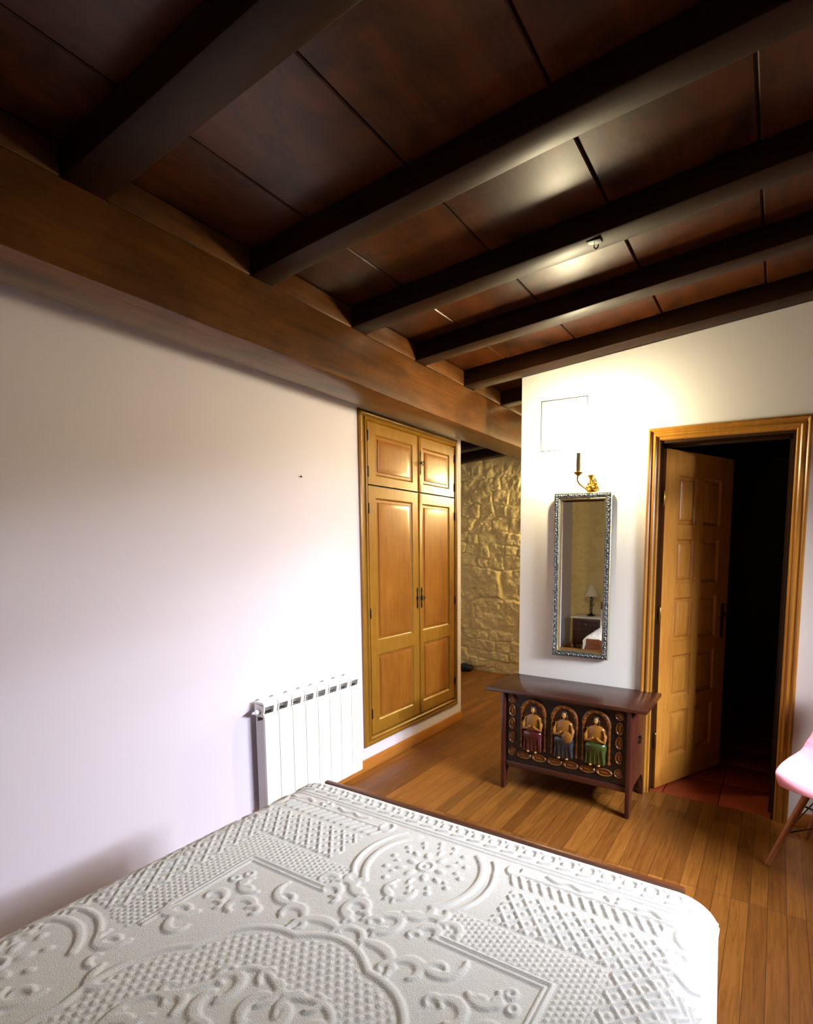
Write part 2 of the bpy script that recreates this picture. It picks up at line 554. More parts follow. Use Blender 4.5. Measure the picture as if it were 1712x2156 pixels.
rows2 = [(.2, .4, .1), (.3, .5, .08), (.32, .55, .08), (.36, .6, .06), (.34, .5, .06), (.36, .6, .06), (.3, .5, .08), (.3, .5, .08), (.3, .5, .08)]
stone_wall('wall_rear', -.1, 3.4, 2.86, lambda U, V, H: np.stack([U, YR + H, V], -1), 5, rows2, .014)
bm = BM(); add_box(bm, (XL, YS + .02, 0), (1.42, YS + .1, 2.7)); add_box(bm, (-.1, YR - .1, 0), (RX + .3, YR - .03, 2.86)); struct(obj('wall_backing', bm, M['stone']))

# baseboards
bm = BM(); add_box(bm, (0, YR, 0), (.014, 3.372, .075), .003); add_box(bm, (-.4, 3.392, 0), (-.005, 3.406, .075), .003)
struct(obj('baseboard_left', bm, M['base']))
bm = BM(); add_box(bm, (2.43, YB - .014, 0), (RX, YB, .075), .003); add_box(bm, (WX0 + .02, YB - .014, 0), (1.60, YB, .075), .003)
struct(obj('baseboard_back', bm, M['base']))
bm = BM(); add_box(bm, (RX - .014, -.9, 0), (RX, YB - .015, .075), .003); struct(obj('baseboard_right', bm, M['base']))

# door
door = thing('door_1', 'open panelled pine door in a fluted honey wood casing', 'door'); door['kind'] = 'structure'
cp = [(0, 0), (0, .018), (.004, .024), (.012, .026), (.018, .022), (.022, .017), (.03, .017), (.034, .022), (.042, .024), (.048, .02), (.051, .015), (.062, .015), (.066, .011), (.068, .006), (.068, 0)]
bm = BM()
X0, X1, ZT = 1.598, 2.392, 2.094
def cas(ins, h): return ((X0 + ins, YB - h, 0), (X0 + ins, YB - h, ZT - ins), (X1 - ins, YB - h, ZT - ins), (X1 - ins, YB - h, 0))
L = [[bm.verts.new(p) for p in cas(i, h)] for i, h in cp]
for a, b in zip(L, L[1:]):
    for k in range(3):
        bm.faces.new((a[k], a[k + 1], b[k + 1], b[k]))
o = obj('casing', bm, M['casing'], door)
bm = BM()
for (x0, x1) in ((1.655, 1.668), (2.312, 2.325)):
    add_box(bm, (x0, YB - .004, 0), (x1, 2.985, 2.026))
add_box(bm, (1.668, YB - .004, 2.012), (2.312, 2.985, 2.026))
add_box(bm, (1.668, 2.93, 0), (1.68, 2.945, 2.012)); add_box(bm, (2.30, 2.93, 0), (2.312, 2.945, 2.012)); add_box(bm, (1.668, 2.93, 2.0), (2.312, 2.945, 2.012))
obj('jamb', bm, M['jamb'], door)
ang = math.radians(61)
leaf_o = Vector((1.690, 2.90, .008)); LW, LH = .635, 1.985
lm = Matrix.Translation(leaf_o) @ Matrix.Rotation(ang, 4, 'Z')
def fleaf(u, v, h): return tuple(lm @ Vector((u, -h, v)))
holes = []
pp = [(0, 0), (.004, -.009), (.012, -.014), (.022, -.014), (.027, -.008), (.04, -.002), (.05, .0)]
vr = [(.165, .445), (.53, .79), (.875, 1.135), (1.22, 1.48), (1.565, 1.845)]
for (a, b) in vr:
    holes.append((.115, a, .285, b)); holes.append((.35, a, .52, b))
bm = BM()
add_panelled_slab(bm, (0, 0, LW, LH), holes, -.036, 0, pp, fleaf)
leaf = obj('door_leaf', bm, M['pine'], door, smooth=25)
bm = BM()
def cl(u, v, h): return fleaf(u, v, h)
cor = [(u, v) for u, v in ((.565, .86), (.60, .86), (.60, 1.08), (.565, 1.08))]
A = [bm.verts.new(fleaf(u, v, .001)) for u, v in cor]; B = [bm.verts.new(fleaf(u, v, .005)) for u, v in cor]
bm.faces.new(A); bm.faces.new(B)
for k in range(4): bm.faces.new((A[k], A[(k + 1) % 4], B[(k + 1) % 4], B[k]))
add_tube(bm, [fleaf(.583, 1.02, .004), fleaf(.583, 1.02, .04), fleaf(.575, 1.018, .048), fleaf(.52, 1.008, .05), fleaf(.475, 1.0, .047)], [.008, .008, .008, .007, .006], 8)
obj('door_handle', bm, M['brass'], leaf)
for z in (.3, 1.05, 1.72):
    bm = BM(); add_lathe(bm, [(.0, -.05), (.004, -.047), (.007, -.04), (.007, .04), (.004, .047), (0, .05)], (1.684, 2.90, z), 10)
    obj('door_hinge', bm, M['brass'], door)

# wall hatch, nail
bm = BM()
fb = lambda u, v, h: (u, YB - h, v)
add_ring(bm, (.934, 2.02, 1.234, 2.322), [(0, -.004), (0, .0012), (.004, .0012), (.004, .0004)], fb)
bm.faces.ensure_lookup_table()
o = obj('wall_hatch', bm, M['void']); tag(o, 'thin dark outlined hatch high on the white wall above the mirror', 'hatch')
bm = BM(); add_ring(bm, (.938, 2.024, 1.23, 2.318), [(0, -.002), (0, .0016), (.001, .002)], fb, fill=True); obj('cover', bm, M['white'], o)
bm = BM(); add_lathe(bm, [(.0015, 0), (.0015, .008), (.005, .009), (.004, .012), (0, .013)], (0, 1.839, 1.794), 10, axis=(1, 0, 0)); o = obj('wall_nail', bm, M['iron']); tag(o, 'tiny dark nail in the lavender wall above the radiator', 'nail')

# ------------------------------------------------------------------ ceiling timbers
def hewn(bm, axis, amp, seed, cuts):
    bmesh.ops.subdivide_edges(bm, edges=[e for e in bm.edges if abs((e.verts[0].co - e.verts[1].co)[axis]) > .5], cuts=cuts)
    r = random.Random(seed)
    ph = [r.uniform(0, 6) for _ in range(6)]
    for v in bm.verts:
        s = v.co[axis]
        w = math.sin(s * 2.3 + ph[0]) + .6 * math.sin(s * 5.7 + ph[1]) + .35 * math.sin(s * 13 + ph[2])
        w2 = math.sin(s * 2.9 + ph[3]) + .6 * math.sin(s * 6.3 + ph[4]) + .35 * math.sin(s * 15 + ph[5])
        a = [0, 1, 2]; a.remove(axis)
        v.co[a[0]] += amp * w; v.co[a[1]] += amp * w2
bt = thing('ceiling_beam', 'massive hewn brown main beam running along the lavender wall under the joists', 'beam', (0, 0, 0))
bm = BM()
add_prism(bm, [(.195, 2.20), (.207, 2.193), (.425, 2.189), (.45, 2.2), (.452, 2.43), (.445, 2.446), (.195, 2.44)], 1, YR - .02, YS + .05)
hewn(bm, 1, .0022, 3, 60)
obj('timber', bm, M['beam'], bt, smooth=50)
JY = [(-.82, .10), (-.30, .10), (.18, .10), (.69, .11), (1.265, .09), (1.78, .095), (2.255, .09), (2.74, .118), (3.22, .10), (3.70, .10), (4.18, .10), (4.62, .10)]
prev = YR
for i, (y, w) in enumerate(JY + [(YS, .1)]):
    if y - prev > .05:
        bm = BM()
        y0, y1 = prev + .002, y - .002
        add_prism(bm, [(y0, 2.448), (y1, 2.448), (y1, ZC(.44) - .004), (y0, ZC(.44) - .004)], 0, .27, .447, .003)
        bl = obj('blocking', bm, M['beam'], bt)
    prev = y + w
JL = ['hidden', 'dark', 'dark', 'fifth ceiling joist counting out from the white wall, nearest above the bed foot', 'fourth ceiling joist counting out from the white wall', 'ceiling joist with a small metal hook on its underside', 'ceiling joist one bay out from the top of the white wall', 'ceiling joist resting along the top of the white wall', 'dark joist just behind the white wall above the passage', 'joist over the passage, second behind the white wall', 'joist over the passage, second from the rough stone wall', 'joist over the passage closest to the rough stone wall']
JL[0] = 'ceiling joist nearest the rear stone wall behind the bed head'
JL[1] = 'ceiling joist above the bed head, second from the rear stone wall'
JL[2] = 'ceiling joist over the middle of the bed, third from the rear stone wall'
for i, (y, w) in enumerate(JY):
    x0 = .003 if y < 3.3 else XL
    x1 = RX if y < 2.7 else (RX if i == 7 else 1.299)
    bm = BM()
    vs = []
    for yy in (y, y + w):
        vs.append([bm.verts.new((x, yy, z)) for x, z in ((x0, ZJ(x0)), (x1, ZJ(x1)), (x1, ZC(x1) - .003), (x0, ZC(x0) - .003))])
    fs = [bm.faces.new(vs[0]), bm.faces.new(vs[1])] + [bm.faces.new((vs[0][k], vs[0][(k + 1) % 4], vs[1][(k + 1) % 4], vs[1][k])) for k in range(4)]
    es = [e for e in bm.edges if abs((e.verts[0].co - e.verts[1].co).x) > 1]
    bmesh.ops.bevel(bm, geom=es, offset=.006, segments=2, affect='EDGES', profile=.5)
    bmesh.ops.subdivide_edges(bm, edges=[e for e in bm.edges if abs((e.verts[0].co - e.verts[1].co).x) > 1], cuts=30)
    r = random.Random(i); p = [r.uniform(0, 6) for _ in range(3)]
    for v in bm.verts:
        s = v.co.x
        v.co.y += .0025 * math.sin(s * 2.1 + p[0]) + .0012 * math.sin(s * 6 + p[1])
        if v.co.z < ZJ(s) + .03: v.co.z += .0006 * math.sin(s * 7 + p[2]) + .0006
    o = obj('ceiling_joist', bm, M['joist'])
    tag(o, JL[i], 'joist', 'ceiling joists')
bm = BM()
add_box(bm, (1.585, 1.80, ZJ(1.61) - .004), (1.64, 1.83, ZJ(1.61) + .004), .002)
add_tube(bm, [(1.612, 1.815, ZJ(1.612)), (1.612, 1.815, ZJ(1.612) - .02), (1.618, 1.815, ZJ(1.612) - .028), (1.627, 1.815, ZJ(1.612) - .024), (1.628, 1.815, ZJ(1.612) - .015)], .0025, 8)
o = obj('hook', bm, M['iron']); tag(o, 'small iron hook screwed under a ceiling joist', 'hook')

# ------------------------------------------------------------------ wardrobe (built into the left wall)
wd = thing('wardrobe', 'tall honey wood built-in wardrobe with four panelled doors set in the lavender wall', 'wardrobe', (0, 2.79, .15))
fw = lambda u, v, h: (h, u - 2.79, v - .15)
bm = BM()
add_ring(bm, (2.264, .152, 3.318, 2.25), [(0, .0005), (0, .010), (.005, .014), (.014, .016), (.02, .014), (.024, .010), (.036, .012), (.042, .022), (.05, .024), (.056, .018), (.06, .0005)], fw)
obj('frame', bm, M['honey'], wd)
bm = BM(); add_box(bm, fw(2.318, .212, .0004), fw(3.272, 2.196, .0012)); obj('backing', bm, M['void'], wd)
pw = [(0, 0), (.003, -.004), (.009, -.0085), (.016, -.010), (.026, -.010), (.03, -.005), (.034, -.004), (.06, -.001)]
H1 = .017
def wdoor(rect, holes, name):
    bm = BM()
    us = rect
    add_panelled_slab(bm, rect, [], .001, H1, pw, fw) if False else None
    # stiles and rails
    add_panelled_slab(bm, rect, holes, .001, H1, [(0, 0), (.003, -.004), (.009, -.0085), (.012, -.010)], fw)
    d = obj(name, bm, M['honey'], wd, smooth=25)
    for h in holes:
        bm = BM()
        h2 = (h[0] + .010, h[1] + .010, h[2] - .010, h[3] - .010)
        add_ring(bm, h2, [(0, .0015), (0, H1 - .0095), (.016, H1 - .0095), (.0185, H1 - .004), (.022, H1 - .003), (.05, H1 - .0015)], fw, fill=True)
        obj('panel', bm, M['panel'], d, smooth=20)
    return d
d1 = wdoor((2.327, 1.81, 2.824, 2.186), [(2.395, 1.865, 2.758, 2.118)], 'door')
d2 = wdoor((2.828, 1.81, 3.262, 2.186), [(2.872, 1.865, 3.198, 2.118)], 'door')
d3 = wdoor((2.327, .222, 2.820, 1.80), [(2.392, .82, 2.752, 1.73), (2.392, .30, 2.752, .735)], 'door')
d4 = wdoor((2.824, .222, 3.262, 1.80), [(2.862, .82, 3.198, 1.73), (2.862, .30, 3.198, .735)], 'door')
# closing bead on the right-hand doors
for z0, z1, d in ((1.812, 2.184, d2), (.224, 1.798, d4)):
    bm = BM(); add_box(bm, fw(2.818, z0, H1 - .001), fw(2.846, z1, H1 + .007), .003); obj('closing_bead', bm, M['honey'], d)
for (u, za, zb, d, hh) in ((2.835, 1.925, 2.09, d2, H1 + .007), (2.797, .99, 1.14, d3, H1), (2.835, .99, 1.14, d4, H1 + .007)):
    bm = BM()
    zc = (za + zb) / 2
    n = 17
    outl = []
    for k in range(n):
        s = -1 + 2 * k / (n - 1)
        wdt = .0045 + .007 * math.exp(-(s / .16) ** 2) + .003 * math.exp(-((abs(s) - .72) / .12) ** 2)
        if abs(s) > .97: wdt = .001
        outl.append((wdt, zc + s * (zb - za) / 2))
    poly = [(u + w, z) for w, z in outl] + [(u - w, z) for w, z in reversed(outl)]
    A = [bm.verts.new(fw(a, b, hh)) for a, b in poly]; B = [bm.verts.new(fw(a, b, hh + .003)) for a, b in poly]
    bm.faces.new(A); bm.faces.new(B)
    for k in range(len(poly)): bm.faces.new((A[k], A[(k + 1) % len(poly)], B[(k + 1) % len(poly)], B[k]))
    obj('escutcheon', bm, M['iron'], d)
    if u > 2.82:
        bm = BM()
        add_tube(bm, [fw(u, zc, hh), fw(u, zc, hh + .022)], [.005, .004], 8)
        ring = [fw(u + .014 * math.sin(q), zc - .004 + .014 * math.cos(q), hh + .02 + .004 * math.sin(q * 2)) for q in np.linspace(0, 2 * PI, 16)]
        add_tube(bm, ring, .0028, 6, cap=False)
        obj('key_handle', bm, M['iron'], d)
for u, zs in ((2.324, (2.10, 1.884, 1.662, 1.008, .36)), (3.265, (2.10, 1.884, 1.662, 1.008, .36))):
    for z in zs:
        bm = BM(); add_lathe(bm, [(0, -.034), (.003, -.032), (.0055, -.026), (.0055, .026), (.003, .032), (0, .034)], fw(u, z, .021), 8); obj('hinge', bm, M['iron'], wd)

# ------------------------------------------------------------------ radiator
rd = thing('radiator', 'white aluminium column radiator on the lavender wall beside the wardrobe', 'radiator', (0, 1.5, 0))
NS, SW = 8, .0808
for k in range(NS):
    y0 = k * SW
    bm = BM()
    yc = y0 + SW / 2
    # front plate with a slightly curved top
    prof = [(.092, .085), (.102, .082), (.1045, .09), (.1045, .585), (.102, .606), (.094, .614), (.09, .606), (.092, .57)]
    add_prism(bm, prof, 1, y0 + .0015, y0 + SW - .0015, .002)
    obj('section_front', bm, M['rad'], rd)
    bm = BM()
    prof = [(.030, .10), (.042, .10), (.042, .30), (.0425, .30), (.0425, .60), (.030, .60)]
    add_box(bm, (.030, y0 + .008, .10), (.042, y0 + SW - .008, .61))         # rear plate
    obj('rear_plate', bm, M['radside'], rd)
    bm = BM()
    ends = [yc]
    add_box(bm, (.042, yc - .004, .10), (.092, yc + .004, .60))             # core web
    obj('core', bm, M['radside'], rd)
    if k in (0, NS - 1):
        ye = y0 + .004 if k == 0 else y0 + SW - .008
        bm = BM(); add_prism(bm, [(.034, .10), (.098, .085), (.098, .565), (.085, .585), (.055, .575), (.034, .565)], 1, ye, ye + .004); obj('side_plate', bm, M['radside'], rd)
    bm = BM()
    # top grille: thin cap with a front lip, and the curved web between the openings
    cap = [(.028, .655), (.03, .668), (.088, .672), (.098, .667), (.102, .655), (.102, .648), (.098, .648), (.092, .660), (.034, .660)]
    add_prism(bm, cap, 1, y0 + .0015, y0 + SW - .0015)
    for yy, w_ in ((y0 + .0015, .006), (y0 + SW - .024, .020)):
        add_prism(bm, [(.03, .60), (.088, .60), (.098, .625), (.101, .65), (.03, .66)], 1, yy, yy + w_)
    add_ellipsoid(bm, (.030, yc, .672), (.008, .012, .005), 8, 6)
    obj('top_grille', bm, M['rad'], rd)
bm = BM(); add_box(bm, (.043, .006, .595), (.086, NS * SW - .006, .600)); obj('inner_floor', bm, M['radside'], rd)
for z in (.622, .115):
    bm = BM(); add_tube(bm, [(.06, -.006, z), (.06, NS * SW + .006, z)], .017, 12); obj('manifold', bm, M['radside'], rd)
bm = BM()
add_lathe(bm, [(.014, 0), (.017, .006), (.017, .016), (.01, .02), (.006, .024), (.006, .034), (0, .036)], (.06, NS * SW + .004, .622), 12, axis=(0, 1, 0))
add_tube(bm, [(.06, NS * SW + .03, .622), (.03, NS * SW + .034, .617), (.0, NS * SW + .034, .617)], .007, 8)
obj('valve', bm, M['rad'], rd)
bm = BM(); add_lathe(bm, [(.012, 0), (.014, .01), (.010, .02), (.008, .03), (0, .031)], (.06, NS * SW + .004, .115), 10, axis=(0, 1, 0)); add_tube(bm, [(.06, NS * SW + .028, .115), (.0, NS * SW + .03, .115)], .007, 8); obj('return_valve', bm, M['steel'], rd)
bm = BM(); add_lathe(bm, [(.012, 0), (.014, -.006), (.010, -.016), (0, -.018)], (.06, -.004, .622), 10, axis=(0, 1, 0)); add_lathe(bm, [(.006, 0), (.006, -.012), (0, -.014)], (.06, -.02, .622), 8, axis=(0, 1, 0)); obj('bleed_valve', bm, M['rad'], rd)

# ------------------------------------------------------------------ bed
BX0, BX1, BF = .80, 2.195, 1.19
bed = thing('bed', 'brown wooden bed with a low footboard under the white bedspread', 'bed', ((BX0 + BX1) / 2, 0, 0))
ox = (BX0 + BX1) / 2
def bb(bm, x0, x1, y0, y1, z0, z1, bv=.004): add_box(bm, (x0 - ox, y0, z0), (x1 - ox, y1, z1), bv)
bm = BM(); bb(bm, BX0 + .045, BX1 - .085, BF, BF + .018, .16, .580, .006); obj('footboard', bm, M['bedwood'], bed)
bm = BM(); bb(bm, BX0 + .045, BX1 - .085, -1.05, -1.02, .16, .70, .008); obj('headboard', bm, M['bedwood'], bed)
for xa in (BX0 + .06, BX1 - .12):
    bm = BM(); bb(bm, xa, xa + .025, -1.02, BF, .20, .33); obj('side_rail', bm, M['bedwood'], bed)
for xa in (BX0 + .05, BX1 - .15):
    for ya in (-1.05, BF - .03):
        bm = BM(); bb(bm, xa, xa + .06, ya, ya + .058, 0, .22); obj('leg', bm, M['bedwood'], bed)
bm = BM(); bb(bm, BX0 + .02, BX1 - .02, -1.01, BF - .02, .30, .585, .05); obj('mattress', bm, M['sheet'], bed)

# bedspread: a real relief
def seg_d(P, Q, x, y):
    px, py = P; qx, qy = Q
    dx, dy = qx - px, qy - py
    tt = np.clip(((x - px) * dx + (y - py) * dy) / (dx * dx + dy * dy + 1e-12), 0, 1)
    return np.hypot(x - px - tt * dx, y - py - tt * dy)
def sstep(a, b, x):
    q = np.clip((x - a) / (b - a), 0, 1); return q * q * (3 - 2 * q)
def ridge(d, w): return 1 - sstep(w * .45, w, d)

def spread_relief(X, Y):
    cx = (BX0 + BX1) / 2
    x = X - cx
    xs = np.abs(x)
    H = np.zeros_like(X)
    def put(val, amp):
        nonlocal H
        H = np.maximum(H, val * amp)
    def curve(pts, w, amp, mirror=True):
        pts = np.array(pts, float)
        if len(pts) < 10:
            e = np.vstack([2 * pts[0] - pts[1], pts, 2 * pts[-1] - pts[-2]])
            q = np.linspace(0, 1, 6, endpoint=False)[:, None]
            out = []
            for k in range(len(pts) - 1):
                p0, p1, p2, p3 = e[k:k + 4]
                out.append(.5 * (2 * p1 + (p2 - p0) * q + (2 * p0 - 5 * p1 + 4 * p2 - p3) * q ** 2 + (3 * p1 - p0 - 3 * p2 + p3) * q ** 3))
            pts = np.vstack(out + [pts[-1:]])
        x0, y0 = pts.min(0) - w * 1.2; x1, y1 = pts.max(0) + w * 1.2
        xx = xs if mirror else x
        m = (xx > x0) & (xx < x1) & (Y > y0) & (Y < y1)
        if not m.any(): return
        a, b = xx[m], Y[m]
        d = np.full(a.shape, 9.)
        for P, Q in zip(pts[:-1], pts[1:]):
            d = np.minimum(d, seg_d(P, Q, a, b))
        H[m] = np.maximum(H[m], ridge(d, w) * amp)
    def comma(px, py, ang, length, curl, w, amp=None, mirror=True):
        """a curled, tapering acanthus stroke"""
        n = 12
        P = [(px, py)]; a = ang
        W = []
        for k in range(n):
            f = k / (n - 1)
            P.append((P[-1][0] + length / n * math.cos(a), P[-1][1] + length / n * math.sin(a)))
            a += curl / n * (.5 + 1.4 * f)
            W.append(w * (.45 + 1.0 * math.sin(PI * (.12 + .8 * f))) / 1.35)
        P = np.array(P)
        x0, y0 = P.min(0) - w * 1.3; x1, y1 = P.max(0) + w * 1.3
        xx = xs if mirror else x
        m = (xx > x0) & (xx < x1) & (Y > y0) & (Y < y1)
        if not m.any(): return
        A_, B_ = xx[m], Y[m]
        d = np.full(A_.shape, 9.)
        for p, q, ww in zip(P[:-1], P[1:], W):
            d = np.minimum(d, seg_d(p, q, A_, B_) / ww)
        H[m] = np.maximum(H[m], ridge(d, 1.0) * (amp or A))
    hw = (BX1 - BX0) / 2
    A = .0040
    # foot border double line + scallops
    for yy in (1.062, 1.074):
        put(ridge(np.abs(Y - yy) + 0 * x, .0042) * (xs < hw - .06), A * .8)
    for xx in (hw + .035, hw + .05):
        put(ridge(np.abs(xs - xx), .0045), A * .7)
    for k in range(-12, 13):
        c0 = k * .055
        d = np.hypot((x - c0) / 1.0, (Y - 1.115) / 1.0)
        put(ridge(np.abs(d - .016), .006) * (Y > 1.108), A)
        put(ridge(np.hypot(x - c0 - .027, (Y - 1.132) * 1.2), .011), A)
        put(ridge(seg_d((c0 - .02, 1.09), (c0 + .012, 1.098), x, Y), .006), A)
    # inner rectangle double line, open in the middle of the foot side and at the sides
    fx, fy = .424, .742
    fyb = -.10
    for off in (0, .012):
        put(ridge(np.abs(Y - (fy + off)), .0042) * (xs < fx + off + .003) * (xs > .155), A)
        put(ridge(np.abs(xs - (fx + off)), .0042) * (Y < fy + off + .003) * (((Y > .475)) | (Y < .10)), A)
    # basket-weave band around it
    u = (Y - fy - .02); bandw = .075
    du = np.maximum(xs - fx - .02, Y - fy - .02)
    inb = (du > 0) & (du < bandw) & (xs > .165) & ((Y > .46) | (Y < .1))
    kx = np.floor(X / .0135)
    wv = np.clip(np.sin(X / .0135 * PI) ** 2 * 1.3 - .15, 0, 1) * np.clip(np.sin((Y / .0135 + .5 * (kx % 2)) * PI) ** 2 * 1.4 - .2, 0, 1)
    H = np.where(inb, np.maximum(H, wv * A * .9), H)
    # diamond lattice band outside
    inl = (du > bandw + .008) & (du < bandw + .12) & (xs > .24) & (Y < .975) & ((Y > .47) | (Y < .1))
    P = .045
    l1 = np.abs(((X + Y) / P) % 1 - .5) * P; l2 = np.abs(((X - Y) / P) % 1 - .5) * P
    lat = np.maximum(ridge(l1, .0058), ridge(l2, .0058))
    cu = ((X + Y) / P) % 1 ; cv = ((X - Y) / P) % 1
    dot = ridge(np.hypot((cu - 1 * (cu > .5)), (cv - 1 * (cv > .5))) * P, .011)
    H = np.where(inl, np.maximum(H, np.maximum(lat, dot * .8) * A), H)
    # dashes band along the foot
    yb = 1.012
    for row, yy in enumerate((.985, 1.003)):
        s = ((x * np.sign(x) + row * .012) / .027) % 1
        dd = np.hypot(np.maximum(np.abs((s - .5) * .027 + (Y - yy) * .7) - .0015, 0), np.maximum(np.abs(Y - yy) - .006, 0))
        put(ridge(dd, .005) * (xs > .215) * (xs < .60), A)
    put(ridge(np.abs(Y - 1.02), .004) * (xs > .2) * (xs < .62), A * .8)
    # corner rosettes
    for k in range(6):
        a = k * PI / 3
        put(ridge(np.hypot(xs - .475 - .019 * math.cos(a), Y - 1.042 - .010 * math.sin(a)) , .0095), A)
    # zigzag at the right and left edges
    zz = np.abs(((Y / .05) % 1) - .5) * .05
    s = ((xs - .62 + zz * 1.1) / .026) % 1
    put(ridge(np.abs(s - .5) * .026, .0062) * (xs > .60) * (xs < .74) * (Y < .86), A)
    # foot medallion: flower, ring of petals, leaf curls
    mx, my = 0.0, .935
    r = np.hypot(x, (Y - my) * 1.05); th = np.arctan2(Y - my, x)
    put(ridge(np.abs(r - .019), .0065), A * .9); put(ridge(r, .009), A)
    for n, R, w, l, ph in ((6, .045, .011, .018, 0), (6, .066, .008, .016, .5), (14, .105, .0095, .010, 0), (12, .086, .006, .009, .3)):
        for k in range(n):
            a = (k + ph) * 2 * PI / n
            px, py = R * math.cos(a), R * math.sin(a)
            dr = (x - px) * math.cos(a) + (Y - my - py) * math.sin(a); dt = -(x - px) * math.sin(a) + (Y - my - py) * math.cos(a)
            put(ridge(np.hypot(dr / l, dt / w), 1.0), A)
    def arc(cx_, cy_, R, a0, a1, n=14, k=0.0):
        return [(cx_ + R * (1 + k * i / n) * math.cos(a0 + (a1 - a0) * i / n), cy_ + R * (1 + k * i / n) * math.sin(a0 + (a1 - a0) * i / n)) for i in range(n + 1)]
    curve(arc(.02, .925, .135, -.9, .95), .011, A); curve(arc(.05, .925, .14, -.75, .5), .008, A)
    curve(arc(.03, .925, .16, -.5, .75), .006, A)
    curve(arc(.215, 1.03, .02, PI * .6, PI * 2.2), .007, A)
    curve([(.30, 1.045), (.33, 1.035), (.36, 1.045), (.39, 1.035), (.42, 1.045)], .007, A); curve([(.53, 1.035), (.56, 1.045), (.59, 1.03), (.62, 1.035)], .008, A)
    curve(arc(.655, 1.0, .03, 0, 4.4), .009, A); curve(arc(.64, .93, .025, 1, 5), .009, A)
    curve([(.60, .89), (.63, .90), (.67, .885), (.70, .90)], .008, A)
    # little sprig under the corner of the inner frame
    for (a, b) in ((.375, .70), (.36, .672), (.392, .672)):
        put(ridge(np.abs(np.hypot(xs - a, Y - b) - .009), .006), A)
    # centre: scalloped dotted field and large scrolls
    ry = .30
    rr = np.hypot(x / 1.0, (Y - ry) / .98); tt = np.arctan2(Y - ry, x)
    sc = .335 + .022 * np.abs(np.sin(tt * 5))
    put(ridge(np.abs(rr - sc), .010) * (Y < .70), A)
    dots = np.clip(np.sin(X / .0125 * PI) * np.sin(Y / .0125 * PI) * 1.6, 0, 1)
    ring = (rr < sc - .018) & (rr > .235 + .02 * np.sin(tt * 7))
    H = np.where(ring, np.maximum(H, dots * A * .75), H)
    put(ridge(np.abs(rr - .225 - .018 * np.sin(tt * 7)), .0095), A)
    def spiral(cx_, cy_, R, a0, turns, sgn=1, n=26):
        return [(cx_ + R * (1 - .8 * i / n) * math.cos(a0 + sgn * turns * 2 * PI * i / n), cy_ + R * (1 - .8 * i / n) * math.sin(a0 + sgn * turns * 2 * PI * i / n)) for i in range(n + 1)]
    rr2 = random.Random(21)
    for (R, n, ln, w, ph, sg) in ((.030, 5, .045, .010, .2, 1), (.075, 8, .062, .0115, .0, 1), (.125, 11, .070, .012, .4, -1), (.165, 13, .062, .0105, .1, 1), (.205, 17, .045, .0085, .6, -1)):
        for k in range(n):
            a = (k + ph) * 2 * PI / n + rr2.uniform(-.08, .08)
            px, py = R * math.cos(a), ry + R * math.sin(a)
            if px < -.03: continue
            comma(px, py, a + sg * rr2.uniform(.7, 1.2), ln * rr2.uniform(1.2, 1.6), -sg * rr2.uniform(2.0, 3.8), w * rr2.uniform(1.0, 1.3))
            if k % 2 == 0:
                put(ridge(np.hypot(xs - px * 1.06, Y - ry - (py - ry) * 1.06), w * .7), A * .8)
    # scrolls between the scalloped ring and the frame
    for (px, py, an, ln, cu, w) in ((.03, .665, .3, .10, -1.6, .012), (.03, .70, .1, .07, 2.6, .011), (.13, .655, .9, .075, -3.2, .012), (.18, .68, -.4, .09, 2.2, .011), (.26, .63, .5, .08, -3.4, .012), (.30, .665, -.6, .07, 2.8, .010), (.345, .61, .9, .06, -3.0, .010),
                                    (.36, .56, -1.0, .09, 2.6, .011), (.395, .53, -1.9, .07, -2.8, .010), (.40, .44, -1.2, .08, 2.8, .011), (.375, .38, -1.9, .07, -2.6, .011), (.40, .30, -1.4, .08, 2.4, .011), (.38, .22, -1.7, .08, -2.6, .011), (.40, .13, -1.2, .08, 2.6, .011),
                                    (.02, .74, .9, .06, -2.8, .0125), (.06, .775, -.2, .07, 2.6, .0125), (.12, .75, 1.0, .055, -3.0, .011), (.11, .80, -.5, .05, 3.0, .010), (.16, .79, .5, .05, -2.4, .010), (.0, .80, .2, .05, 1.8, .010)):
        comma(px, py, an, ln * 1.35, cu, w * 1.15)
        comma(px + .012, py - .012, an + 1.7, ln * .7, -cu, w * .8)
    # side medallions (half way along the edges) and their curls
    for (R, n, l, w) in ((.045, 6, .02, .012), (.08, 9, .014, .010)):
        for k in range(n):
            a = k * 2 * PI / n
            px, py = .56 + R * math.cos(a), .28 + R * math.sin(a)
            put(ridge(np.hypot(((xs - px) * math.cos(a) + (Y - py) * math.sin(a)) / l, (-(xs - px) * math.sin(a) + (Y - py) * math.cos(a)) / w), 1), A)
    put(ridge(np.abs(np.hypot(xs - .56, Y - .28) - .018), .007), A)
    curve(arc(.56, .28, .13, .7, 2.4), .011, A); curve(arc(.56, .30, .145, .8, 2.3), .008, A); curve(arc(.56, .28, .13, 3.9, 5.6), .011, A)
    for k in range(5):
        comma(.655, .02 + k * .17, .4 + k, .07, 3.2, .010); comma(.64, .07 + k * .17, 1.9, .05, -2.6, .008)
    # fuzzy loop-pile texture
    H = H + .00045 * (fbm2(X * 260, Y * 260, 3, 2) - .5) * 2 + .003 * (fbm2(X * 4, Y * 4, 8, 2) - .5)
    return H

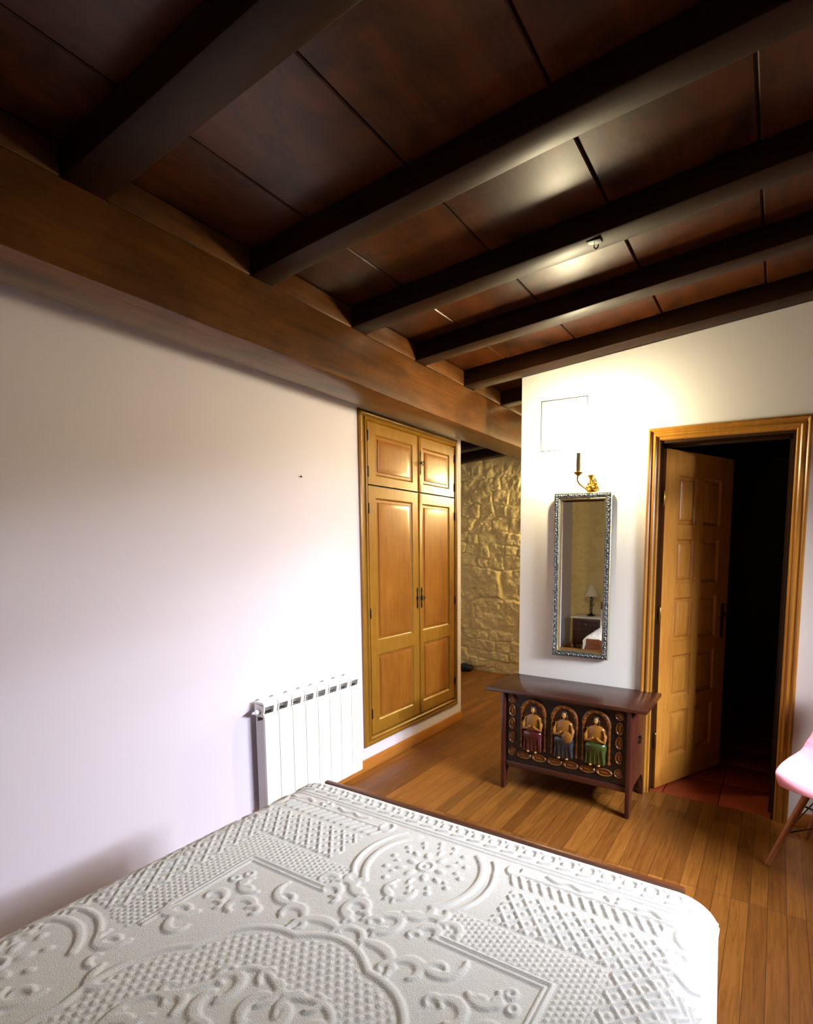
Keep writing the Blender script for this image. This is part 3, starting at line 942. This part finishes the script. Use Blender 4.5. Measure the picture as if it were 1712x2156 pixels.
W_, RR = BX1 - BX0, .055
DROP = .40
y_head = -1.0
s_ax = np.concatenate([np.arange(-DROP, -.12, .012), np.arange(-.12, W_ + .12, .0034), np.arange(W_ + .12, DROP + W_, .012)]) + BX0
t_ax = np.concatenate([np.arange(y_head, -.06, .02), np.arange(-.06, BF - .012 + .10, .0034)])
SX, TY = np.meshgrid(s_ax, t_ax, indexing='ij')
RF = .10
ix0, ix1, iy1 = BX0 + RF, BX1 - RF, BF - .012 - RF * .42
dx = np.where(SX < ix0, SX - ix0, np.where(SX > ix1, SX - ix1, 0.0)); dy = np.where(TY > iy1, TY - iy1, 0.0)
Ld = np.hypot(dx, dy)
nx = np.divide(dx, Ld, out=np.zeros_like(dx), where=Ld > 0); ny = np.divide(dy, Ld, out=np.zeros_like(dy), where=Ld > 0)
r_ = RF
th_ = np.minimum(Ld / r_, PI / 2)
# softer, flatter shoulder than a circle: horizontal offset r sin, drop eased
off = r_ * np.sin(th_); drop = .62 * r_ * (1 - np.cos(th_)) + np.maximum(Ld - r_ * PI / 2, 0)
Xp = np.clip(SX, ix0, ix1) + nx * off
Yp = np.minimum(TY, iy1) + ny * off * .40
Zp = .603 - drop
Hh = spread_relief(SX, TY)
# side wave of the hanging cloth
hang = np.clip((Ld - r_) / .3, 0, 1)
Hh = Hh + hang * .008 * np.sin(TY * 11 + 1) * (np.abs(nx) > .5)
N = np.stack([nx * np.sin(th_), ny * np.sin(th_), np.cos(th_)], -1)
P3 = np.stack([Xp, Yp, Zp], -1) + N * Hh[..., None]
sp = grid_mesh('bedspread', P3 - np.array([ox, 0, .3]), M['spread'])
sp.location = (ox, 0, .3)
so = sp.modifiers.new('thickness', 'SOLIDIFY'); so.thickness = .004; so.offset = -1
tag(sp, 'white cotton bedspread with raised floral and lattice pattern covering the bed', 'bedspread')

# ------------------------------------------------------------------ carved chest
ch = thing('chest', 'dark carved wooden chest with painted saints in arches against the white wall', 'chest', (1.255, 2.66, 0))
co = Vector((1.255, 2.66, 0))
CF = 2.512          # front plane
def cb(bm, x0, x1, y0, y1, z0, z1, bv=.003): add_box(bm, (x0 - co.x, y0 - co.y, z0), (x1 - co.x, y1 - co.y, z1), bv)
bm = BM(); cb(bm, .765, 1.722, 2.478, 2.852, .584, .606, .005); obj('lid', bm, M['chest'], ch)
for (xa, xb) in ((.868, .892), (1.618, 1.642)):
    bm = BM()
    poly = [(2.49, 0), (2.53, 0), (2.53, .09), (2.55, .13), (2.59, .15), (2.74, .15), (2.78, .13), (2.80, .09), (2.80, 0), (2.84, 0), (2.84, .584), (2.49, .584)]
    add_prism(bm, [(p[0] - co.y, p[1]) for p in poly], 0, xa - co.x, xb - co.x, .002)
    obj('side_board', bm, M['chestv'], ch)
bm = BM(); cb(bm, .892, 1.618, CF, CF + .02, .165, .584, 0); obj('front_panel', bm, M['chestbg'], ch)
bm = BM(); cb(bm, .892, 1.618, CF - .010, CF + .02, .135, .168); obj('lower_rail', bm, M['chest'], ch)
bm = BM(); cb(bm, .892, 1.618, 2.82, 2.838, .02, .584); cb(bm, .892, 1.618, CF + .02, 2.82, .15, .165); obj('carcass', bm, M['chest'], ch)
fc = lambda u, v, h: (u - co.x, CF - h - co.y, v)
def roundel(x, z, rx, rz, star, name='roundel'):
    bm = BM()
    n = 20
    loops = []
    for s, h in ((1, 0), (1, .006), (.9, .010), (.78, .008), (.7, .003), (.55, .003)):
        loops.append([bm.verts.new(fc(x + rx * s * math.cos(2 * PI * k / n), z + rz * s * math.sin(2 * PI * k / n), h)) for k in range(n)])
    for a, b in zip(loops, loops[1:]):
        for k in range(n): bm.faces.new((a[k], a[(k + 1) % n], b[(k + 1) % n], b[k]))
    bm.faces.new(loops[-1])
    if star:
        for k in range(5):
            a = PI / 2 + k * 2 * PI / 5
            add_ellipsoid(bm, fc(x + rx * .38 * math.cos(a), z + rz * .38 * math.sin(a), .005), (rx * .26, .005, rz * .26), 8, 6)
        add_ellipsoid(bm, fc(x, z, .006), (rx * .2, .005, rz * .2), 8, 6)
    else:
        lx, lz = (rx * .26, rz * .52) if rz >= rx else (rx * .52, rz * .26)
        add_ellipsoid(bm, fc(x, z, .004), (lx, .007, lz), 10, 8)
    return obj(name, bm, M['carve'], ch, smooth=50)
for x in (.934, 1.576):
    for k, z in enumerate((.548, .478, .400, .318, .232)):
        roundel(x, z, .025 if k in (0, 4) else .021, .025 if k in (0, 4) else .036, k in (0, 4))
for k in range(6):
    roundel(1.012 + k * .0972, .222, .0475, .021, False)
figs = [(1.070, 'robe_red', 'robe_gold', .565), (1.262, 'robe_blue', 'robe_gold', .56), (1.447, 'robe_green', 'robe_gold', .565)]
for i, (x, lower, upper, zt) in enumerate(figs):
    # arch
    bm = BM()
    n = 16; rz_ = .082; zc = zt - rz_; R0, R1 = .060, .082
    loops = []
    for R, h in ((R1, 0), (R1, .010), (R1 - .006, .015), (R0 + .006, .013), (R0, .008), (R0, 0)):
        loops.append([bm.verts.new(fc(x + R * math.cos(PI * k / n), zc + R * math.sin(PI * k / n), h)) for k in range(n + 1)])
    for a, b in zip(loops, loops[1:]):
        for k in range(n): bm.faces.new((a[k], a[k + 1], b[k + 1], b[k]))
    for k in range(5):
        a = PI * (k + .5) / 5
        add_ellipsoid(bm, fc(x + .071 * math.cos(a), zc + .071 * math.sin(a), .014), (.010, .004, .010), 8, 6)
    obj('arch', bm, M['carve'], ch, smooth=50)
    bm = BM()
    pts = [(x - R0, .275)] + [(x + R0 * math.cos(PI - PI * k / n), zc + R0 * math.sin(PI - PI * k / n)) for k in range(n + 1)] + [(x + R0, .275)]
    A = [bm.verts.new(fc(a, b, .0)) for a, b in pts]; B = [bm.verts.new(fc(a, b, .003)) for a, b in pts]
    bm.faces.new(A); bm.faces.new(B)
    for k in range(len(pts)): bm.faces.new((A[k], A[(k + 1) % len(pts)], B[(k + 1) % len(pts)], B[k]))
    obj('niche', bm, M['niche'], ch)
    # columns: twisted
    for s in (-1, 1):
        bm = BM()
        prof = []
        for k in range(27):
            z = k / 26
            r = .0075 + .0016 * math.sin(z * 40)
            if z < .06 or z > .94: r = .011
            prof.append((r, .27 + z * (zc - .27)))
        add_lathe(bm, prof, fc(x + s * .0735, 0, .003), 8)
        obj('column', bm, M['carve'], ch, smooth=60)
    # seated figure (one body mesh) with robe children
    zb = .262
    f2 = lambda u, v, h: fc(x + (u - x) * 1.2, zb + (v - zb) * 1.06, h * 1.15)
    bm = BM()
    def body(bm, st, seg=14):
        """stack of half-ellipses: (z, halfwidth, depth, xoff)"""
        rings = []
        for (z, w, d, xo) in st:
            rings.append([bm.verts.new(f2(x + xo + w * math.cos(PI * k / seg), z, .002 + d * math.sin(PI * k / seg) ** .7)) for k in range(seg + 1)])
        for a, b in zip(rings, rings[1:]):
            for k in range(seg): bm.faces.new((a[k], a[k + 1], b[k + 1], b[k]))
        bm.faces.new(rings[0]); bm.faces.new(rings[-1])
    st = [(zb + .100, .040, .022, 0), (zb + .13, .040, .022, 0), (zb + .165, .043, .022, 0), (zb + .188, .041, .018, 0), (zb + .200, .024, .012, 0), (zb + .206, .010, .010, 0), (zb + .212, .009, .010, 0)]
    body(bm, st)
    for s in (-1, 1):
        add_tube(bm, [f2(x + s * .036, zb + .185, .012), f2(x + s * .045, zb + .155, .016), f2(x + s * .043, zb + .125, .02), f2(x + s * .022, zb + .132, .026), f2(x + s * .008, zb + .145, .028)], [.011, .013, .012, .009, .006], 8)
    fig = obj('figure', bm, M[upper], ch, smooth=60)
    bm = BM()
    st = [(zb, .046, .016, 0), (zb + .01, .048, .018, 0), (zb + .05, .046, .020, 0), (zb + .085, .052, .032, 0), (zb + .105, .050, .034, 0), (zb + .118, .040, .026, 0)]
    body(bm, st, 18)
    for k in range(5):
        xa = x - .03 + k * .015
        add_tube(bm, [f2(xa, zb + .10, .03), f2(xa + .004 * (k - 2), zb + .05, .022), f2(xa + .006 * (k - 2), zb + .004, .018)], [.003, .004, .005], 6)
    obj('robe', bm, M[lower], fig, smooth=60)
    bm = BM(); add_ellipsoid(bm, f2(x, zb + .228, .012), (.0135, .011, .018), 12, 9); add_ellipsoid(bm, f2(x, zb + .226, .023), (.003, .004, .005), 6, 5)
    obj('head', bm, M['skin'], fig, smooth=60)
    for s in (-1, 1):
        bm = BM(); add_ellipsoid(bm, f2(x + s * .02, zb - .002, .018), (.009, .012, .006), 8, 6); obj('foot', bm, M['skin'], fig, smooth=60)
    bm = BM(); add_ellipsoid(bm, f2(x, zb + .236, .007), (.018, .010, .018), 12, 8)
    for s in (-1, 1): add_ellipsoid(bm, f2(x + s * .014, zb + .218, .009), (.006, .007, .017), 8, 6)
    obj('hair', bm, M['hair'], fig, smooth=60)
    if i == 1:
        bm = BM(); add_lathe(bm, [(.033, 0), (.031, .006), (.024, .010), (0, .012)], f2(x + .022, zb + .118, .026), 18, axis=(0, -1, 0)); obj('shield', bm, M['robe_gold'], fig)
for s, xa in ((1, 1.642), (-1, .868)):
    bm = BM()
    add_lathe(bm, [(.012, 0), (.010, .004), (.004, .006)], (xa - co.x, 2.665 - co.y, .40), 12, axis=(s, 0, 0))
    ring = [(xa - co.x + s * .008, 2.665 - co.y + .02 * math.sin(q), .38 + .02 * math.cos(q)) for q in np.linspace(0, 2 * PI, 18)]
    add_tube(bm, ring, .003, 6, cap=False)
    obj('ring_handle', bm, M['iron'], ch)
for (xa, ya) in ((.80, 2.50), (.815, 2.83), (1.69, 2.50), (1.68, 2.83)):
    bm = BM(); add_lathe(bm, [(.005, 0), (.004, .002), (0, .003)], (xa - co.x, ya - co.y, .606), 10); obj('lid_stud', bm, M['iron'], ch)

# ------------------------------------------------------------------ mirror
MC = Vector((1.226, YB - .022, 1.262))
mi = thing('mirror', 'tall narrow mirror in an ornate silver frame on the white wall', 'mirror', MC, math.radians(2.35))
MW, MH = .352, .99
fmir = lambda u, v, h: (u, -h, v)
FW = .042
bm = BM()
R_ = (-MW / 2, -MH / 2, MW / 2, MH / 2)
add_ring(bm, R_, [(0, -.006), (0, .014), (.003, .02), (.012, .024), (.022, .025), (.03, .021), (.034, .014), (.036, -.006), (0, -.006)], fmir)
fr = obj('frame', bm, M['silver'], mi)
bm = BM()
add_ring(bm, R_, [(-.0015, 0), (-.0015, .014), (.002, .017), (.004, .012)], fmir)
add_ring(bm, R_, [(.032, .019), (.034, .020), (.037, .014), (.039, .008), (.039, .002)], fmir)
obj('gilt_edge', bm, M['gilt'], mi)
bm = BM()
def bead(u, v, along, k):
    a = .6 if k % 2 else -.6
    dx_, dz_ = (math.cos(a), math.sin(a)) if along == 'h' else (math.sin(a), math.cos(a))
    m = Matrix.Translation(fmir(u, v, .022)) @ Matrix.Rotation(-math.atan2(dz_, dx_), 4, 'Y') @ Matrix.Diagonal((.0105, .007, .0052, 1))
    bmesh.ops.create_uvsphere(bm, u_segments=8, v_segments=6, radius=1.0, matrix=m)
nh, nv = 22, 64
for k in range(nh):
    u = -MW / 2 + .016 + (MW - .032) * k / (nh - 1)
    bead(u, MH / 2 - .016, 'h', k); bead(u, -MH / 2 + .016, 'h', k)
for k in range(1, nv - 1):
    v = -MH / 2 + .016 + (MH - .032) * k / (nv - 1)
    bead(MW / 2 - .016, v, 'v', k); bead(-MW / 2 + .016, v, 'v', k)
obj('braid_carving', bm, M['silver'], fr, smooth=60)
bm = BM()
add_ring(bm, (-MW / 2 + .034, -MH / 2 + .034, MW / 2 - .034, MH / 2 - .034), [(0, .0), (0, .001), (.018, .0035)], fmir, fill=True)
obj('glass', bm, M['mirror'], mi, smooth=0)

# ------------------------------------------------------------------ wall sconce
def make_sconce(label, loc, rz, bulb):
  sc = thing('wall_sconce', label, 'lamp', loc, rz)
  bm = BM()
  add_lathe(bm, [(.036, 0), (.036, .005), (.028, .010), (.018, .016), (.010, .022), (.010, .034), (.014, .040), (.008, .048), (0, .05)], (0, 0, -.01), 20, axis=(0, -1, 0))
  for k in range(8):
      a = k * PI / 4
      add_ellipsoid(bm, (.03 * math.cos(a), -.008, -.01 + .03 * math.sin(a)), (.011, .006, .011), 8, 6)
  add_lathe(bm, [(.006, .0), (.010, .012), (.006, .02), (.009, .032), (.020, .048), (.024, .056), (.022, .057), (.008, .050), (0, .050)], (0, -.03, 0), 16)
  add_ellipsoid(bm, (0, -.008, .036), (.012, .007, .022), 10, 8); add_ellipsoid(bm, (0, -.008, -.06), (.010, .006, .02), 10, 8)
  obj('backplate', bm, M['brass'], sc, smooth=60)
  for dxx, dyy in ((-.018, -.20),):
      bm = BM()
      pts = [(0, -.035, -.01), (dxx * .35, -.055, -.026), (dxx * .75, -.085, -.026), (dxx, dyy, 0.0), (dxx, dyy, .04)]
      # smooth with Catmull-Rom
      sm = []
      for i in range(len(pts) - 1):
          p0, p1, p2, p3 = [Vector(pts[max(0, min(len(pts) - 1, i + j))]) for j in (-1, 0, 1, 2)]
          for q in range(6):
              t_ = q / 6
              sm.append(.5 * ((2 * p1) + (-p0 + p2) * t_ + (2 * p0 - 5 * p1 + 4 * p2 - p3) * t_ ** 2 + (-p0 + 3 * p1 - 3 * p2 + p3) * t_ ** 3))
      sm.append(Vector(pts[-1]))
      add_tube(bm, sm, .0052, 8)
      add_lathe(bm, [(.004, .030), (.010, .036), (.022, .044), (.028, .052), (.026, .053), (.014, .048), (.012, .06), (.013, .062), (0, .063)], (dxx, dyy, 0), 18)
      arm = obj('arm', bm, M['brass'], sc, smooth=60)
      bm = BM(); add_lathe(bm, [(.012, .055), (.0115, .158), (.009, .160), (0, .160)], (dxx, dyy, 0), 14); obj('candle_sleeve', bm, M['candle'], arm, smooth=40)
      bm = BM(); add_lathe(bm, [(.008, .160), (.0115, .168), (.0125, .20), (.0135, .26), (.0145, .295), (.011, .322), (.004, .342), (0, .347)], (dxx, dyy, 0), 14); obj('flame_bulb', bm, bulb, arm, smooth=60)
make_sconce('brass candle-arm wall sconce lit above the mirror', (1.275, YB, 1.80), 0, M['bulb'])
make_sconce('brass wall sconce lit on the rough stone wall around the corner', (1.06, YS - .03, 1.80), 0, M['bulb_dim'])

# ------------------------------------------------------------------ pink chair (only its left edge is in the picture)
fv = Vector((-.46, -.888, 0)).normalized()
chair = thing('chair', 'pink moulded plastic chair with splayed wooden legs by the door casing', 'chair', (2.598, 2.462, 0), math.atan2(fv.y, fv.x) + PI / 2)
# local frame: -y is the front
nu, nvv = 41, 61
US = np.linspace(-1, 1, nu); VS = np.linspace(0, 1, nvv)
prof = np.array([(-.232, .408), (-.225, .425), (-.20, .438), (-.14, .438), (-.05, .430), (.04, .425), (.11, .432), (.155, .455), (.185, .50), (.205, .57), (.222, .65), (.235, .73), (.244, .79), (.247, .815)])
wid = np.array([.195, .205, .215, .224, .230, .232, .230, .226, .215, .20, .195, .188, .165, .12])
tp = np.linspace(0, 1, len(prof))
PX = np.interp(VS, tp, prof[:, 0]); PZ = np.interp(VS, tp, prof[:, 1]); WD = np.interp(VS, tp, wid)
k_ = np.array([1, 2, 3, 2, 1]) / 9.
for arr in (PX, PZ, WD):
    a = np.pad(arr, 2, mode='edge'); arr[:] = np.convolve(a, k_, 'valid')
lift = np.interp(VS, [0, .12, .3, .5, .62, .8, 1], [-.012, .012, .05, .075, .055, .02, .0])
fwd = np.interp(VS, [0, .4, .55, .7, .85, 1], [0.012, 0, .07, .085, .06, .04])
X = np.zeros((nu, nvv, 3))
for i, u in enumerate(US):
    X[i, :, 0] = u * WD
    X[i, :, 1] = PX - fwd * abs(u) ** 2.2
    X[i, :, 2] = PZ + lift * abs(u) ** 2.4
# round the front corners
for i, u in enumerate(US):
    X[i, :, 1] += np.clip(.16 - VS, 0, 1) / .16 * .05 * abs(u) ** 3
sh = grid_mesh('seat_shell', X, M['pink'], chair)
mm = sh.modifiers.new('t', 'SOLIDIFY'); mm.thickness = .006; mm.offset = 0
mm = sh.modifiers.new('b', 'BEVEL'); mm.width = .0025; mm.segments = 2
tops = {}
for sx in (-1, 1):
    for sy in (-1, 1):
        foot = Vector((sx * .235, sy * .19 - (.0 if sy < 0 else -.0), 0)); topp = Vector((sx * .105, sy * .09 - .01, .40))
        bm = BM()
        d = (topp - foot)
        add_tube(bm, [foot, foot + d * .02, foot + d * .55, topp], [.0105, .0115, .0155, .016], 12)
        obj('leg', bm, M['beech'], chair, smooth=50)
        tops[(sx, sy)] = (foot, topp)
bm = BM()
def along(c, q): f, t_ = tops[c]; return f + (t_ - f) * q
for a, b in (((-1, -1), (1, 1)), ((1, -1), (-1, 1)), ((-1, -1), (-1, 1)), ((1, -1), (1, 1))):
    add_tube(bm, [along(a, .42), along(b, .78)], .0035, 6); add_tube(bm, [along(b, .42), along(a, .78)], .0035, 6)
obj('strut', bm, M['iron'], chair)
bm = BM()
for c in tops:
    p = tops[c][1]
    add_box(bm, (p.x - .018, p.y - .018, .395), (p.x + .018, p.y + .018, .424), .003)
add_box(bm, (-.11, -.09, .405), (.11, .07, .413))
obj('seat_mount', bm, M['iron'], chair)

# ------------------------------------------------------------------ what the mirror shows: night table and lamp by the rear stone wall
nt = thing('nightstand', 'small dark night table with a white marble top beside the bed head', 'nightstand', (.33, -.95, 0))
bm = BM(); add_box(bm, (-.215, -.17, .478), (.215, .17, .503), .004); obj('marble_top', bm, M['marble'], nt)
bm = BM(); add_box(bm, (-.19, -.15, .12), (.19, .145, .478), .004); obj('cabinet', bm, M['chestv'], nt)
bm = BM(); add_ring(bm, (-.165, .16, .165, .33), [(0, 0), (0, .012), (.02, .012), (.026, .006), (.03, .006)], lambda u, v, h: (u, .145 + h, v), fill=True); obj('door', bm, M['chestv'], nt)
bm = BM(); add_ring(bm, (-.165, .345, .165, .455), [(0, 0), (0, .012), (.02, .012), (.026, .006), (.03, .006)], lambda u, v, h: (u, .145 + h, v), fill=True); dr = obj('drawer', bm, M['chestv'], nt)
bm = BM(); add_lathe(bm, [(.005, 0), (.005, .012), (.011, .018), (0, .025)], (0, .157, .40), 12, axis=(0, 1, 0)); obj('knob', bm, M['brass'], dr)
for sx in (-1, 1):
    for sy in (-1, 1):
        bm = BM(); add_tube(bm, [(sx * .165, sy * .12, 0), (sx * .165, sy * .12, .12)], [.012, .02], 8); obj('leg', bm, M['chestv'], nt)
tl = thing('table_lamp', 'iron scroll table lamp with cream shade on the marble night table', 'lamp', (.355, -.95, .503))
bm = BM(); add_lathe(bm, [(.056, 0), (.056, .006), (.04, .016), (.02, .026), (.012, .036), (0, .036)], (0, 0, 0), 20); obj('base', bm, M['iron'], tl)
bm = BM()
for q in range(3):
    add_tube(bm, [(.016 * math.cos(q * 2.09 + z * 20), .016 * math.sin(q * 2.09 + z * 20), .03 + z) for z in np.linspace(0, .22, 24)], .0045, 6)
add_tube(bm, [(.016 + .022 * math.sin(a), 0, .15 + .022 * math.cos(a)) for a in np.linspace(0, 5, 16)], .004, 6)
add_tube(bm, [(0, 0, .24), (0, 0, .30)], .012, 10)
obj('stem', bm, M['iron'], tl, smooth=60)
bm = BM(); add_lathe(bm, [(.105, .27), (.098, .29), (.074, .34), (.052, .385), (.040, .41), (.038, .41), (.05, .385), (.072, .34), (.096, .29), (.103, .27), (.105, .27)], (0, 0, 0), 28, close=False); obj('lamp_shade', bm, M['linen'], tl, smooth=60)

# dark lump in place of an oval recess at the stone wall's foot
bm = BM(); add_ellipsoid(bm, (0, 0, 0), (.105, .06, .042), 18, 12)
for v in bm.verts: v.co *= 1 + .12 * math.sin(v.co.x * 50) * math.cos(v.co.z * 60 + v.co.y * 30)
o = obj('dark_recess', bm, M['void'], loc=(-.865, 4.80, .04), smooth=60); tag(o, 'dark flat stone shape standing in for a recess at the foot of the rough stone wall in the passage', 'stone')

# ------------------------------------------------------------------ light
w = bpy.data.worlds.new('W'); S.world = w; w.use_nodes = True
bg = w.node_tree.nodes['Background']
bg.inputs[0].default_value = (.62, .76, 1.0, 1); bg.inputs[1].default_value = .6
def area(name, loc, aim, sx, sy, power, col, roll=0.0):
    l = bpy.data.lights.new(name, 'AREA'); l.shape = 'RECTANGLE'; l.size = sx; l.size_y = sy; l.energy = power; l.color = col
    o = bpy.data.objects.new(name, l); COL.objects.link(o)
    o.location = loc
    o.rotation_euler = ((Vector(aim) - Vector(loc)).to_track_quat('-Z', 'Y').to_matrix() @ Matrix.Rotation(roll, 3, 'Z')).to_euler()
    return o
WCX = (WY0 + WY1) / 2
SKYROLL = 15
# bright sky seen through the window above the sloping ground outside
area('daylight_sky', (5.4, 2.35, 3.45), (RX, WCX, 3.2), 5.2, 1.5, 1900, (.90, .93, 1.0))
area('daylight_horizon', (5.4, 1.95, 2.43), (RX, 1.95, 2.33), 1.7, .2, 560, (.90, .93, 1.0), math.radians(SKYROLL))

# ------------------------------------------------------------------ camera
f, cxp, cyp, yaw, pitch, roll = 1072.519, 1086.106, 1253.75, -.473, -.097, .010
fw_ = Vector((math.sin(yaw) * math.cos(pitch), math.cos(yaw) * math.cos(pitch), math.sin(pitch)))
r0 = Vector((math.cos(yaw), -math.sin(yaw), 0)); u0 = r0.cross(fw_)
rr_ = r0 * math.cos(roll) + u0 * math.sin(roll); uu_ = -r0 * math.sin(roll) + u0 * math.cos(roll)
cam = bpy.data.cameras.new('camera'); cob = bpy.data.objects.new('camera', cam); COL.objects.link(cob)
m = Matrix((rr_, uu_, -fw_)).transposed().to_4x4(); m.translation = (2.273, -.081, 1.44)
cob.matrix_world = m
cam.sensor_fit = 'HORIZONTAL'; cam.sensor_width = 36; cam.lens = f * 36 / 1712
cam.shift_x = (856 - cxp) / 1712; cam.shift_y = (cyp - 1078) / 1712
cam.clip_start = .02
S.camera = cob
vs_ = S.view_settings
vs_.view_transform = 'Standard'; vs_.look = 'None'; vs_.gamma = 1; vs_.use_curve_mapping = False; vs_.exposure = 0.0
